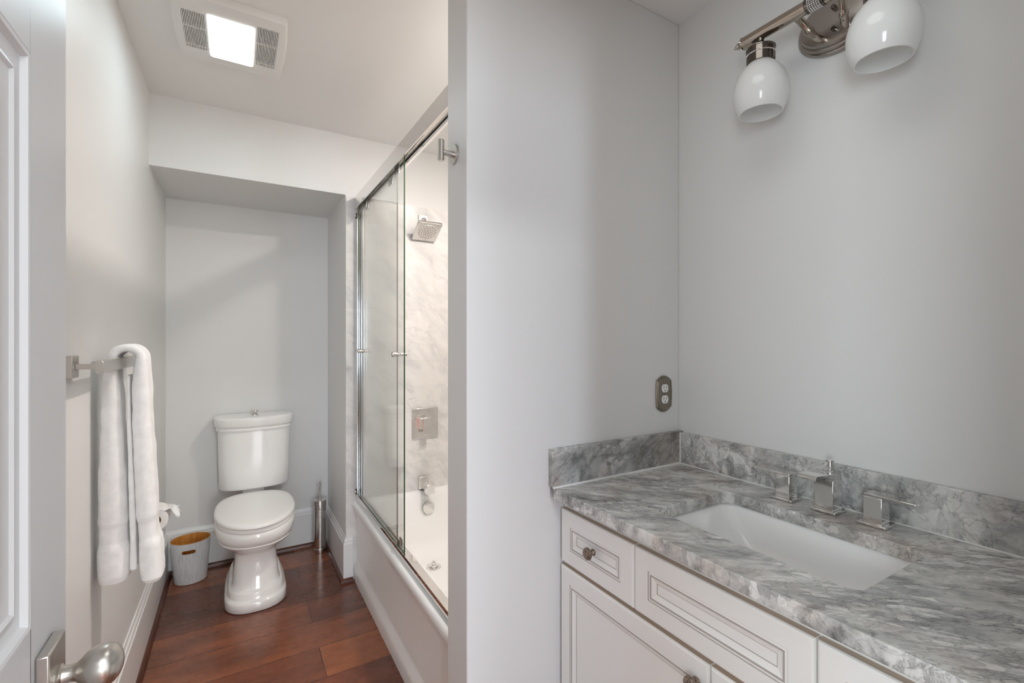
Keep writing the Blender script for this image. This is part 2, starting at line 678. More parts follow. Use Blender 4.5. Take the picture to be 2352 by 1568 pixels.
# ------------------------------------------------------------------ the room
LW, RW = -0.35, 1.38          # left wall face, right wall face
HEAD = 2.70                   # plane of the tub's head wall and soffit front
BACK = 3.283                  # back wall of the toilet alcove
WING = 0.52                   # alcove's right-hand wall
PF, PB, PX = 1.141, 1.274, 0.534   # partition front, back, end
CEILZ, SOFZ = 2.477, 2.146
FW0, FW1 = -0.03, 0.085       # entry wall
DR0, DR1, DRZ = -0.24, 0.56, 2.05

struct(link_mesh('floor', B(-1.75, 1.75, -4.1, 3.45, -0.06, 0.0), FLOORM))
struct(link_mesh('ceiling', B(-1.75, 1.75, -4.1, 3.45, CEILZ, CEILZ + 0.06), CEIL))
struct(link_mesh('wall_left', B(LW - 0.1, LW, FW1, 3.40, 0, CEILZ), PAINT))
struct(link_mesh('wall_right', B(RW, RW + 0.1, FW1, 3.40, 0, CEILZ), PAINT))
struct(link_mesh('wall_back', B(LW, WING, BACK, BACK + 0.1, 0, SOFZ), PAINT))
struct(link_mesh('wall_soffit', B(LW, WING, HEAD, BACK + 0.1, SOFZ, CEILZ), PAINT))
struct(link_mesh('wall_head', B(WING, RW, HEAD, BACK + 0.1, 0, CEILZ), PAINT))
struct(link_mesh('wall_partition', B(PX, RW, PF, PB, 0, CEILZ), PAINT, bevel=0.003))
bm = BM()
box(bm, DR1, RW + 0.1, FW0, FW1, 0, CEILZ)
box(bm, LW - 0.1, DR0, FW0, FW1, 0, CEILZ)
box(bm, DR0, DR1, FW0, FW1, DRZ, CEILZ)
struct(link_mesh('wall_front', bm, PAINT, weld=False))
# room behind the camera
bm = BM()
box(bm, -1.75, LW - 0.1, FW0, FW1, 0, CEILZ)
box(bm, RW + 0.1, 1.75, FW0, FW1, 0, CEILZ)
box(bm, -1.75, -1.65, -4.0, -1.35, 0, CEILZ)
box(bm, -1.75, -1.65, -0.45, FW0, 0, CEILZ)
box(bm, -1.75, -1.65, -1.35, -0.45, 0, 0.7)
box(bm, -1.75, -1.65, -1.35, -0.45, 2.0, CEILZ)
box(bm, 1.65, 1.75, -4.0, FW0, 0, CEILZ)
struct(link_mesh('wall_bedroom', bm, PAINT, weld=False))
bm = BM()
box(bm, -1.75, -1.25, -4.1, -4.0, 0, CEILZ)
box(bm, -0.61, 0.13, -4.1, -4.0, 0, CEILZ)
box(bm, 0.87, 1.75, -4.1, -4.0, 0, CEILZ)
for xa, xb, zb in ((-1.25, -0.61, 0.75), (0.13, 0.87, 0.55)):
    box(bm, xa, xb, -4.1, -4.0, 0, zb)
    box(bm, xa, xb, -4.1, -4.0, 2.15, CEILZ)
struct(link_mesh('wall_window', bm, PAINT, weld=False))
for k, (xa, xb, y, za, zb) in enumerate(((-1.25, -0.61, -4.06, 0.75, 2.15), (0.13, 0.87, -4.06, 0.55, 2.15))):  # the second is an added, unseen window for the fill light
    bm = BM()
    for a in ((xa, xa + 0.03, za, zb), (xb - 0.03, xb, za, zb), (xa, xb, za, za + 0.03), (xa, xb, zb - 0.03, zb), (xa, xb, (za + zb) / 2 - 0.015, (za + zb) / 2 + 0.015)):
        box(bm, a[0], a[1], y - 0.015, y + 0.015, a[2], a[3])
    wn = struct(link_mesh('window_%d' % (k + 1), bm, TRIM, weld=False))
    link_mesh('pane', B(xa + 0.02, xb - 0.02, y - 0.002, y + 0.002, za + 0.02, zb - 0.02), GLASS, wn)

bm = BM()
for a in ((-1.35, -1.32, 0.7, 2.0), (-0.48, -0.45, 0.7, 2.0), (-1.35, -0.45, 0.7, 0.73), (-1.35, -0.45, 1.97, 2.0), (-1.35, -0.45, 1.335, 1.365)):
    box(bm, -1.735, -1.705, a[0], a[1], a[2], a[3])
wn = struct(link_mesh('window_3', bm, TRIM, weld=False))  # unseen side window, added to go with the low fill light
link_mesh('pane', B(-1.722, -1.718, -1.33, -0.47, 0.72, 1.98), GLASS, wn)

# marble on the tub walls
struct(link_mesh('wall_tile_head', B(WING + 0.001, RW - 0.011, HEAD - 0.011, HEAD - 0.0005, 0, 2.137), MARBLE))
struct(link_mesh('wall_tile_side', B(RW - 0.010, RW - 0.0005, PB + 0.001, HEAD - 0.0005, 0, 2.137), MARBLE))

# baseboards (profile: distance from wall, height)
BBP = [(0, 0.243), (0.004, 0.243), (0.006, 0.232), (0.011, 0.224), (0.0115, 0.214), (0.0155, 0.208), (0.0155, 0.0), (0, 0)]
QR = [(0.0155, 0.0), (0.0155, 0.022)] + [(0.0155 + 0.017 * math.sin(a), 0.022 * math.cos(a)) for a in (0.3, 0.6, 0.9, 1.2, PI / 2)]


def run(bm, prof, axis, wall, sgn, a0, a1, m0=0, m1=0):
    """mitred moulding along a wall; m0/m1 lengthen (+) or shorten (-) each end in step with the offset"""
    l0, l1 = [], []
    for d, z in prof:
        if axis == 'Y':
            l0.append(Vector((wall + sgn * d, a0 - m0 * d, z)))
            l1.append(Vector((wall + sgn * d, a1 + m1 * d, z)))
        else:
            l0.append(Vector((a0 - m0 * d, wall + sgn * d, z)))
            l1.append(Vector((a1 + m1 * d, wall + sgn * d, z)))
    loft(bm, [l0, l1])


HT = HEAD - 0.011
for nm, prof, m in (('baseboard', BBP, TRIM), ('trim', QR, DWOOD)):
    sfx = (('left', 'back', 'wing') if nm == 'baseboard' else ('1', '2', '3'))
    bm = BM()
    run(bm, prof, 'Y', LW, 1, FW1 + 0.001, BACK, 0, -1)
    struct(link_mesh('%s_%s' % (nm, sfx[0]), bm, m))
    bm = BM()
    run(bm, prof, 'X', BACK, -1, LW, WING, -1, -1)
    struct(link_mesh('%s_%s' % (nm, sfx[1]), bm, m))
    bm = BM()
    run(bm, prof, 'Y', WING, -1, HT, BACK, 1, -1)
    run(bm, prof, 'X', HT, -1, WING, 0.5545, 1, 0)
    struct(link_mesh('%s_%s' % (nm, sfx[2]), bm, m))
bm = BM()
run(bm, BBP, 'Y', PX, -1, PF, PB, 1, 1)
run(bm, BBP, 'X', PF, -1, PX, 0.84, 1, 0)
struct(link_mesh('baseboard_partition', bm, TRIM))


# ------------------------------------------------------------------ raised-panel fronts (door, drawers)
def panel_face(bm, plane, u0, u1, v0, v1, steps, sgn, axis='X', back=0.02):
    """rectangular front at x=plane facing sgn; steps: (inset, depth out of plane, material of the band that leads there)"""
    def loop(ins, d):
        x = plane + sgn * d
        return [Vector((x, u0 + ins, v0 + ins)), Vector((x, u1 - ins, v0 + ins)), Vector((x, u1 - ins, v1 - ins)), Vector((x, u0 + ins, v1 - ins))]
    loops = [loop(0, -back)] + [loop(i, d) for i, d, _ in steps]
    mis = [s[2] for s in steps] + [steps[-1][2]]
    rows = [[bm.verts.new(p) for p in lp] for lp in loops]
    for i in range(len(rows) - 1):
        for j in range(4):
            f = bm.faces.new((rows[i][j], rows[i][(j + 1) % 4], rows[i + 1][(j + 1) % 4], rows[i + 1][j]))
            m = mis[i]
            if m == 9:      # outer edge: shaded tan painted on the top edge only
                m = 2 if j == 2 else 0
            f.material_index = m
    bm.faces.new(rows[0][::-1]).material_index = 0
    bm.faces.new(rows[-1]).material_index = 0


# ------------------------------------------------------------------ entry door, open against the left wall
DX = -0.20
door = struct(link_mesh('door_1', B(DX - 0.036, DX - 0.0105, FW1 + 0.012, 0.853, 0.012, 2.03), DOORP))
bm = BM()
y0, y1 = FW1 + 0.012, 0.853
p0, p1 = FW1 + 0.125, 0.727
rails = [(0.012, 0.235), (0.905, 1.009), (1.656, 1.78), (1.91, 2.03)]
box(bm, DX - 0.0105, DX, y0, p0, 0.012, 2.03)
box(bm, DX - 0.0105, DX, p1, y1, 0.012, 2.03)
for a, b in rails:
    box(bm, DX - 0.0105, DX, p0, p1, a, b)
link_mesh('frame', bm, DOORP, door, bevel=0.0015)
for z0, z1 in ((0.235, 0.905), (1.009, 1.656), (1.78, 1.91)):
    bm = BM()
    panel_face(bm, DX, p0, p1, z0, z1,
               [(0.0, 0.0, 0), (0.004, -0.001, 0), (0.008, -0.007, 0), (0.018, -0.0095, 0), (0.032, -0.004, 0), (0.036, -0.007, 0),
                (0.052, -0.0095, 0), (0.075, -0.003, 0)], 1, back=0.0104)
    link_mesh('panel', bm, DOORP, door, smooth=25)
KY, KZ = 0.768, 0.925
ros = link_mesh('knob_rosette', B(DX, DX + 0.0125, KY - 0.03, KY + 0.03, KZ - 0.043, KZ + 0.043), NICKEL, door, bevel=0.002)
bm = BM()
lathe(bm, (DX + 0.0125, KY, KZ), [(0, 0.0125), (0.003, 0.0135), (0.005, 0.0105), (0.012, 0.0095), (0.017, 0.0105), (0.021, 0.014), (0.026, 0.0195), (0.033, 0.0235),
                                  (0.041, 0.0255), (0.048, 0.0250), (0.0545, 0.0215), (0.0595, 0.015), (0.062, 0.008), (0.0625, 0.0)], 'X', 48)
link_mesh('knob', bm, NICKEL, door, smooth=40)

# ------------------------------------------------------------------ bathtub
TX0 = 0.556
tub = thing('bathtub', 'white alcove bathtub with a rounded rim and smooth apron behind the glass', 'bathtub', (0.96, 1.98, 0))
TY0, TY1 = PB + 0.003, HT - 0.001
RIM = 0.438
bm = BM()
ap = [(TX0 + 0.006, 0.0), (TX0 + 0.004, 0.055), (TX0 + 0.008, 0.075), (TX0 + 0.020, 0.100), (TX0 + 0.0225, 0.115), (TX0 + 0.0225, 0.338),
      (TX0 + 0.020, 0.362), (TX0 + 0.010, 0.384), (TX0 + 0.002, 0.398), (TX0 - 0.002, 0.411), (TX0 + 0.0005, 0.424), (TX0 + 0.006, 0.4335), (TX0 + 0.014, RIM),
      (TX0 + 0.06, RIM), (TX0 + 0.06, 0.0)]
extrude(bm, ap, 'Y', TY0, TY1)
link_mesh('apron', bm, APRONP, tub, smooth=50)
bm = BM()
tx1 = RW - 0.0115
cx, cy = (TX0 + 0.06 + tx1) / 2, (TY0 + TY1) / 2
hx, hy = (tx1 - TX0 - 0.06) / 2, (TY1 - TY0) / 2


def tubloop(i, z, r, sy=0.0):
    return [Vector((x, y, z)) for x, y in rrect(cx, cy - sy, hx - i, hy - i * 1.0, r, 10)]


loops = [tubloop(0, 0.0, 0.004), tubloop(0, RIM, 0.004), tubloop(0.016, RIM, 0.05), tubloop(0.026, RIM - 0.003, 0.09), tubloop(0.034, RIM - 0.014, 0.10), tubloop(0.042, RIM - 0.05, 0.11),
         tubloop(0.055, 0.30, 0.12), tubloop(0.075, 0.17, 0.12), tubloop(0.095, 0.122, 0.12), tubloop(0.13, 0.103, 0.11), tubloop(0.20, 0.096, 0.08)]
loft(bm, loops)
link_mesh('basin', bm, ENAMEL, tub, smooth=50)
bm = BM()
lathe(bm, (0.981, TY1 - 0.052, 0.338), [(0, 0.036), (-0.006, 0.036), (-0.012, 0.034), (-0.014, 0.030), (-0.0145, 0.0)], 'Y', 40)
link_mesh('overflow_plate', bm, CHROME, tub, smooth=30)
bm = BM()
lathe(bm, (0.925, 2.405, 0.0965), [(0, 0.042), (0.003, 0.041), (0.004, 0.034), (0.002, 0.031)], 'Z', 40)
dr = link_mesh('drain_flange', bm, CHROME, tub, smooth=30)
bm = BM()
lathe(bm, (0.925, 2.405, 0.0985), [(0, 0.027), (0.009, 0.029), (0.012, 0.026), (0.013, 0.012), (0.022, 0.010), (0.027, 0.011), (0.030, 0.006), (0.031, 0.0)], 'Z', 32)
link_mesh('stopper', bm, CHROME, dr, smooth=30)

# ------------------------------------------------------------------ sliding shower door
sd = thing('shower_door', 'frameless sliding glass shower door in polished track on the tub rim', 'shower door', (0.60, 1.98, RIM))
G1X, G2X = 0.584, 0.598
bm = BM()
extrude(bm, [(0.577, RIM + 0.0005), (0.577, 0.4705), (0.5775, 0.471), (0.607, 0.471), (0.6075, 0.4705), (0.6075, RIM + 0.0005)], 'Y', TY0, TY1 - 0.001)
link_mesh('bottom_track', bm, CHROME, sd)
bm = BM()
box(bm, 0.566, 0.571, TY0, TY1 - 0.001, 2.066, 2.133)
box(bm, 0.571, 0.640, TY0, TY1 - 0.001, 2.128, 2.133)
link_mesh('header_fascia', bm, POLISHED, sd, weld=False, bevel=0.001)
bm = BM()
extrude(bm, [(0.612, 2.094), (0.614, 2.088), (0.620, 2.084), (0.630, 2.084), (0.637, 2.090), (0.639, 2.100), (0.639, 2.127), (0.612, 2.127)], 'Y', TY0, TY1 - 0.001)
link_mesh('roller_rail', bm, POLISHED, sd, smooth=30)
bm = BM()
box(bm, 0.574, 0.5795, TY1 - 0.030, TY1 - 0.001, 0.4718, 2.066)
box(bm, 0.586, 0.605, TY1 - 0.008, TY1 - 0.001, 0.4718, 2.066)
box(bm, 0.605, 0.609, TY1 - 0.030, TY1 - 0.001, 0.4718, 2.066)
link_mesh('wall_jamb', bm, POLISHED, sd, weld=False, bevel=0.0008)
for z in (0.494, 2.026):
    b_ = link_mesh('bumper', B(0.568, 0.5735, TY1 - 0.040, TY1 - 0.012, z - 0.014, z + 0.014), BRACKET, sd, bevel=0.0015)
    bm = BM()
    lathe(bm, (0.568, TY1 - 0.024, z), [(0.0002, 0.005), (-0.002, 0.0045), (-0.003, 0.0)], 'X', 16)
    link_mesh('screw', bm, POLISHED, b_, smooth=30)
for gx, ya, yb, ky, z0 in ((G1X, 1.842, 2.655, 1.905, 0.473), (G2X, 1.985, 2.672, 2.60, 0.473)):
    bm = BM()
    fs = box(bm, gx - 0.003, gx + 0.003, ya, yb, z0, 2.085)
    for f in fs:
        f.material_index = 0 if abs(f.calc_center_median().x - gx) > 0.001 else 1
    g = link_mesh('glass_panel', bm, [GLASS, GREENEDGE if gx == G1X else GREYEDGE], sd)
    bm = BM()
    lathe(bm, (gx, ky, 1.276), [(-0.003, 0.0075), (-0.006, 0.0095), (-0.010, 0.0085), (-0.028, 0.0105), (-0.0305, 0.0115), (-0.033, 0.011), (-0.0335, 0.0)], 'X', 28)
    lathe(bm, (gx, ky, 1.276), [(0.003, 0.006), (0.024, 0.006), (0.027, 0.008), (0.029, 0.0078), (0.0292, 0.0)], 'X', 28)
    link_mesh('pull_knob', bm, NICKEL, g, smooth=30)
    bm = BM()
    for yy in (ya + 0.12, yb - 0.12):
        box(bm, gx + 0.0032, gx + 0.0085, yy - 0.03, yy + 0.03, 2.04, 2.085)
    link_mesh('roller_hanger', bm, POLISHED, g, weld=False, bevel=0.002)
bm = BM()
box(bm, 0.5775, 0.5800, 1.93, 1.97, 0.4715, 0.490)
box(bm, 0.5897, 0.5923, 1.93, 1.97, 0.4715, 0.490)
box(bm, 0.6022, 0.6055, 1.93, 1.97, 0.4715, 0.490)
link_mesh('panel_guide', bm, NICKEL, sd, weld=False, bevel=0.0008)

# ------------------------------------------------------------------ shower fittings on the marble
SX = 0.966
sh = thing('showerhead', 'square tilted shower head on short wall arm over marble tile', 'shower head', (SX, HT, 2.05))
bm = BM()
box(bm, SX - 0.028, SX + 0.028, HT - 0.010, HT - 0.0005, 2.035, 2.088)
link_mesh('wall_flange', bm, CHROME, sh, bevel=0.002)
th = math.radians(33)
nu = Vector((0, math.sin(th), math.cos(th)))         # plate normal, upward
td = Vector((0, -math.cos(th), math.sin(th)))        # along the plate towards the camera
cpl = Vector((SX, 2.612, 1.972))
bm = BM()
tube(bm, bez((SX, HT - 0.01, 2.062), (SX, HT - 0.05, 2.062), cpl + nu * 0.07, cpl + nu * 0.02), 0.011, 16)
link_mesh('arm', bm, CHROME, sh, smooth=40)


def slab(bm, c, hx_, ht, t0, t1, r=0.006):
    lp = []
    for k, (tt, ins) in enumerate(((t0, 0.002), (t0 + 0.002, 0.0), (t1 - 0.002, 0.0), (t1, 0.002))):
        lp.append([c + Vector((1, 0, 0)) * x + td * y + nu * tt for x, y in rrect(0, 0, hx_ - ins, ht - ins, r, 4)])
    loft(bm, lp)


bm = BM()
slab(bm, cpl, 0.0735, 0.0735, 0.0, 0.016)
slab(bm, cpl, 0.025, 0.025, 0.016, 0.030)
hp = link_mesh('head_plate', bm, CHROME, sh, smooth=30)
bm = BM()
lathe(bm, cpl, [(-0.0002, 0.057), (-0.0016, 0.056), (-0.0018, 0.0)], n=48, basis=(nu, Vector((1, 0, 0)), td))
sf = link_mesh('spray_face', bm, mat('shower_face', (0.78, 0.75, 0.71), 0.35, 0.6), hp, smooth=30)
bm = BM()
for rr, k in ((0.010, 5), (0.022, 9), (0.035, 13), (0.049, 18)):
    for i in range(k):
        a = 2 * PI * i / k + rr * 40
        c_ = cpl + Vector((1, 0, 0)) * rr * math.cos(a) + td * rr * math.sin(a) - nu * 0.0018
        lathe(bm, c_, [(0.0004, 0.0026), (-0.0012, 0.0022)], n=8, basis=(nu, Vector((1, 0, 0)), td))
link_mesh('nozzles', bm, mat('rubber_nozzle', (0.03, 0.03, 0.03), 0.6), sf, weld=False)

sv = thing('shower_valve', 'square chrome shower valve with block lever on marble tile', 'shower valve', (0.98, HT, 0.834))
bm = BM()
box(bm, 0.899, 1.061, HT - 0.007, HT - 0.0005, 0.743, 0.926)
link_mesh('escutcheon', bm, CHROME, sv, bevel=0.002)
bm = BM()
box(bm, 0.932, 0.984, HT - 0.05, HT - 0.007, 0.808, 0.872)
link_mesh('valve_body', bm, CHROME, sv, bevel=0.002)
bm = BM()
box(bm, 0.950, 0.995, HT - 0.066, HT - 0.050, 0.775, 0.876)
link_mesh('lever', bm, CHROME, sv, bevel=0.002)

ts = thing('tub_spout', 'square chrome tub spout just above the tub rim', 'tub spout', (0.97, HT, 0.475))
link_mesh('spout_flange', B(0.938, 1.002, HT - 0.012, HT - 0.0005, 0.4405, 0.515), CHROME, ts, bevel=0.002)
bm = BM()
extrude(bm, [(HT - 0.012, 0.448), (HT - 0.012, 0.508), (HT - 0.112, 0.502), (HT - 0.125, 0.492), (HT - 0.125, 0.440), (HT - 0.088, 0.440), (HT - 0.082, 0.458)], 'X', 0.946, 0.994)
link_mesh('spout_body', bm, CHROME, ts, bevel=0.002)
bm = BM()
lathe(bm, (0.97, HT - 0.10, 0.5025), [(0, 0.004), (0.006, 0.004), (0.008, 0.0065), (0.014, 0.0065), (0.0155, 0.0)], 'Z', 20)
link_mesh('diverter_knob', bm, CHROME, ts, smooth=30)

# ------------------------------------------------------------------ robe hook on the end of the partition
hk = thing('robe_hook', 'brushed steel peg hook with round base on the partition end', 'hook', (PX, 1.223, 1.863))
bm = BM()
lathe(bm, (PX, 1.223, 1.863), [(-0.0005, 0.0275), (-0.005, 0.0275), (-0.006, 0.0265), (-0.006, 0.0)], 'X', 40)
link_mesh('hook_base', bm, NICKEL, hk, smooth=30)
bm = BM()
lathe(bm, (PX, 1.223, 1.863), [(-0.006, 0.0085), (-0.036, 0.0080)], 'X', 24)
link_mesh('stem', bm, NICKEL, hk, smooth=30)
bm = BM()
lathe(bm, (0.4925, 1.223, 1.8385), [(0, 0.0), (0.0, 0.0085), (0.0015, 0.0095), (0.057, 0.0095), (0.0585, 0.0085), (0.0585, 0.0)], 'Z', 28)
link_mesh('peg', bm, NICKEL, hk, smooth=30)

# ------------------------------------------------------------------ toilet
TC = 0.085
to = thing('toilet', 'white two-piece toilet with closed lid in the alcove', 'toilet', (TC, 2.9, 0))


def bl(z, hw, yf, yc=2.80, yb=3.14, pf=2.2, pb=3.0):
    return egg(TC, yc, hw, yf, yb, z, 72, pf, pb)


bm = BM()
loft(bm, [bl(0.0, 0.138, 2.606, 2.76, 3.13, 2.5, 4), bl(0.006, 0.142, 2.600, 2.76, 3.13, 2.5, 4), bl(0.040, 0.141, 2.602, 2.76, 3.13, 2.5, 4), bl(0.050, 0.138, 2.606, 2.76, 3.13, 2.5, 4), bl(0.054, 0.130, 2.616, 2.76, 3.12, 2.5, 4),
          bl(0.060, 0.127, 2.620, 2.76, 3.12, 2.5, 4), bl(0.084, 0.125, 2.623, 2.76, 3.12, 2.5, 4), bl(0.091, 0.120, 2.630, 2.76, 3.12, 2.5, 4), bl(0.094, 0.111, 2.644, 2.76, 3.11, 2.6, 4), bl(0.12, 0.105, 2.654, 2.77, 3.10, 2.6, 4),
          bl(0.20, 0.097, 2.672, 2.77, 3.09, 2.6, 4), bl(0.250, 0.094, 2.676, 2.77, 3.09, 2.5, 4), bl(0.268, 0.100, 2.664, 2.77, 3.09, 2.3, 3.5), bl(0.286, 0.118, 2.630, 2.78, 3.10), bl(0.306, 0.144, 2.588, 2.79, 3.11),
          bl(0.326, 0.166, 2.553), bl(0.338, 0.174, 2.538), bl(0.343, 0.1755, 2.535), bl(0.347, 0.1745, 2.537), bl(0.352, 0.1775, 2.531), bl(0.370, 0.183, 2.521),
          bl(0.392, 0.186, 2.515), bl(0.408, 0.185, 2.517), bl(0.416, 0.180, 2.524), bl(0.418, 0.170, 2.54)])
link_mesh('bowl', bm, PORC, to, smooth=55)
bm = BM()
loft(bm, [egg(TC, 2.80, 0.176, 2.524, 3.03, 0.4185, 72, 2.1, 3), egg(TC, 2.80, 0.182, 2.514, 3.03, 0.4215, 72, 2.1, 3), egg(TC, 2.80, 0.182, 2.514, 3.03, 0.429, 72, 2.1, 3), egg(TC, 2.80, 0.176, 2.522, 3.03, 0.437, 72, 2.1, 3)])
link_mesh('seat', bm, SEATP, to, smooth=40)
bm = BM()
LP = [(0.4335, 0.176, 2.518), (0.4355, 0.183, 2.508), (0.440, 0.187, 2.503), (0.447, 0.187, 2.503), (0.4535, 0.183, 2.508), (0.458, 0.172, 2.522), (0.461, 0.150, 2.55), (0.463, 0.10, 2.62), (0.4635, 0.04, 2.72)]
loft(bm, [egg(TC, 2.80, hw, yf, 3.075 - (0.187 - hw) * 0.8, z + 0.005, 72, 2.05, 3) for z, hw, yf in LP])
link_mesh('lid', bm, SEATP, to, smooth=40)


def tk(z, hw, yf, yb=3.262, yc=3.20, pf=2.9, pb=9):
    return egg(TC + 0.006, yc, hw, yf, yb, z, 88, pf, pb)


bm = BM()
loft(bm, [tk(0.470, 0.166, 3.105), tk(0.474, 0.178, 3.086), tk(0.484, 0.183, 3.080), tk(0.60, 0.1855, 3.076), tk(0.812, 0.189, 3.072)])
loft(bm, [egg(TC, 3.19, 0.06, 3.14, 3.24, 0.405, 40), egg(TC, 3.19, 0.06, 3.14, 3.24, 0.472, 40)])
tank = link_mesh('tank', bm, PORC, to, smooth=45)
bm = BM()
loft(bm, [tk(0.8125, 0.192, 3.068), tk(0.815, 0.197, 3.062), tk(0.824, 0.1985, 3.060), tk(0.829, 0.195, 3.064), tk(0.833, 0.1965, 3.062), tk(0.838, 0.203, 3.054), tk(0.846, 0.2065, 3.050),
          tk(0.884, 0.208, 3.048), tk(0.889, 0.205, 3.052), tk(0.8915, 0.198, 3.060), tk(0.892, 0.15, 3.10)])
tl = link_mesh('tank_lid', bm, PORC, to, smooth=40)
bm = BM()
lathe(bm, (TC + 0.006, 3.165, 0.892), [(0, 0.022), (0.004, 0.022), (0.007, 0.013), (0.013, 0.010), (0.016, 0.018), (0.021, 0.021), (0.026, 0.0195), (0.029, 0.013), (0.0295, 0.0)], 'Z', 32)
link_mesh('flush_button', bm, CHROME, tl, smooth=30)

# ------------------------------------------------------------------ waste bin
BX, BY, BHT = -0.222, 3.145, 0.230
wb = thing('waste_basket', 'small oval whitewashed wood waste bin in the corner left of the toilet', 'waste bin', (BX, BY, 0))
bt = math.radians(8)


def ov(z, a, b, n=96):
    out = []
    for k in range(n):
        t = 2 * PI * k / n
        x, y = a * math.cos(t), b * math.sin(t)
        out.append(Vector((BX + x * math.cos(bt) - y * math.sin(bt), BY + x * math.sin(bt) + y * math.cos(bt), z)))
    return out


def cutter():
    bm = BM()
    pts = []
    for k in range(24):
        a = 2 * PI * k / 24
        pts.append((BX - 0.004 + math.copysign(0.021, math.cos(a)) + 0.0105 * math.cos(a), 0.183 + 0.0105 * math.sin(a)))
    loft(bm, [[Vector((x, BY - 0.16, z)) for x, z in pts], [Vector((x, BY - 0.02, z)) for x, z in pts]])
    return bm


a0, a1, b0, b1 = 0.076, 0.094, 0.068, 0.084
bm = BM()
loft(bm, [ov(0.0, a0 - 0.004, b0 - 0.004), ov(0.003, a0, b0), ov(BHT - 0.002, a1, b1), ov(BHT - 0.002, a1 - 0.0022, b1 - 0.0022), ov(0.008, a0 - 0.0024, b0 - 0.0024)])
o = link_mesh('bin_shell', bm, BINO, wb, smooth=40)
boolean(o, cutter())
bm = BM()
loft(bm, [ov(0.0085, a0 - 0.0026, b0 - 0.0026), ov(BHT - 0.002, a1 - 0.0023, b1 - 0.0023), ov(BHT, a1 - 0.0012, b1 - 0.0012), ov(BHT, a1 - 0.0040, b1 - 0.0040), ov(0.012, a0 - 0.0048, b0 - 0.0048)])
o = link_mesh('bin_liner', bm, BINW, wb, smooth=40)
boolean(o, cutter())

# ------------------------------------------------------------------ toilet brush
QX, QY = 0.452, 3.150
tb = thing('toilet_brush', 'polished steel toilet brush canister in the corner right of the toilet', 'toilet brush', (QX, QY, 0))
bm = BM()
lathe(bm, (QX, QY, 0), [(0, 0.034), (0.002, 0.036), (0.024, 0.036), (0.026, 0.034), (0.028, 0.0355), (0.274, 0.0355), (0.276, 0.034)], 'Z', 44)
link_mesh('canister', bm, STEEL, tb, smooth=30)
bm = BM()
lathe(bm, (QX, QY, 0.2762), [(0, 0.034), (0.001, 0.0368), (0.046, 0.0375), (0.050, 0.037), (0.051, 0.0)], 'Z', 44)
link_mesh('lid', bm, STEEL, tb, smooth=30)
bm = BM()
lathe(bm, (QX, QY, 0.327), [(0, 0.009), (0.003, 0.009), (0.004, 0.0062), (0.115, 0.0062), (0.1165, 0.005), (0.117, 0.0)], 'Z', 20)
link_mesh('handle', bm, STEEL, tb, smooth=30)

# ------------------------------------------------------------------ towel bar and towel
BARX, BARZ = -0.283, 1.270
tbr = thing('towel_bar', 'brushed nickel wall towel bar with square mounts on the left wall', 'towel bar', (LW, 1.75, BARZ))
YA, YB_ = 1.455, 2.16
bm = BM()
prof = [(x, z) for x, z in rrect(BARX, BARZ, 0.008, 0.0165, 0.007, 5)]
extrude(bm, prof, 'Y', YA, YB_)
link_mesh('bar', bm, NICKEL, tbr, bevel=0.001)
for yy in (YA + 0.055, YB_ - 0.055):
    mt = link_mesh('wall_mount', B(LW + 0.0005, LW + 0.013, yy - 0.027, yy + 0.027, BARZ - 0.027, BARZ + 0.027), NICKEL, tbr, bevel=0.0012)
    bm = BM()
    box(bm, LW + 0.013, BARX - 0.007, yy - 0.0075, yy + 0.0075, BARZ - 0.0065, BARZ + 0.0065)
    link_mesh('post', bm, NICKEL, mt, bevel=0.001)


def towel_loop(p, u, w, thick, y0, y1, n=14):
    """rounded section: u is the thickness direction, Y the width"""
    out = []
    hy_, cyy = (y1 - y0) / 2, (y0 + y1) / 2
    for a, b in rrect(0, 0, thick / 2, hy_, min(thick / 2 * 0.98, hy_ * 0.9), 9):
        out.append(p + u * a + Vector((0, cyy + b, 0)))
    return out


def towel_strip(bm, path, seed):
    """path: list of (x, z, thickness, y0, y1)"""
    rnd = random.Random(seed)
    pts = [Vector((q[0], 0, q[1])) for q in path]
    loops = []
    for i, q in enumerate(path):
        t = (pts[min(i + 1, len(pts) - 1)] - pts[max(i - 1, 0)]).normalized()
        u = Vector((t.z, 0, -t.x))
        loops.append(towel_loop(pts[i], u, t, q[2], q[3], q[4]))
    loft(bm, loops)


def lerp_path(keys, n):
    out = []
    for i in range(n + 1):
        s = i / n * (len(keys) - 1)
        k = min(int(s), len(keys) - 2)
        f = s - k
        f2 = f
        out.append(tuple(a + (b - a) * f2 for a, b in zip(keys[k], keys[k + 1])))
    return out


tw = thing('bath_towel', 'white terry bath towel folded over the towel bar', 'towel', (BARX, 1.7, BARZ))
TY = 1.70                      # near end of the folded towel
T1 = 1.80


def tkey(xa, xb, z, dy=0.0):
    """hanging part between two x positions at height z"""
    return ((xa + xb) / 2, z, xb - xa, TY + dy, T1)


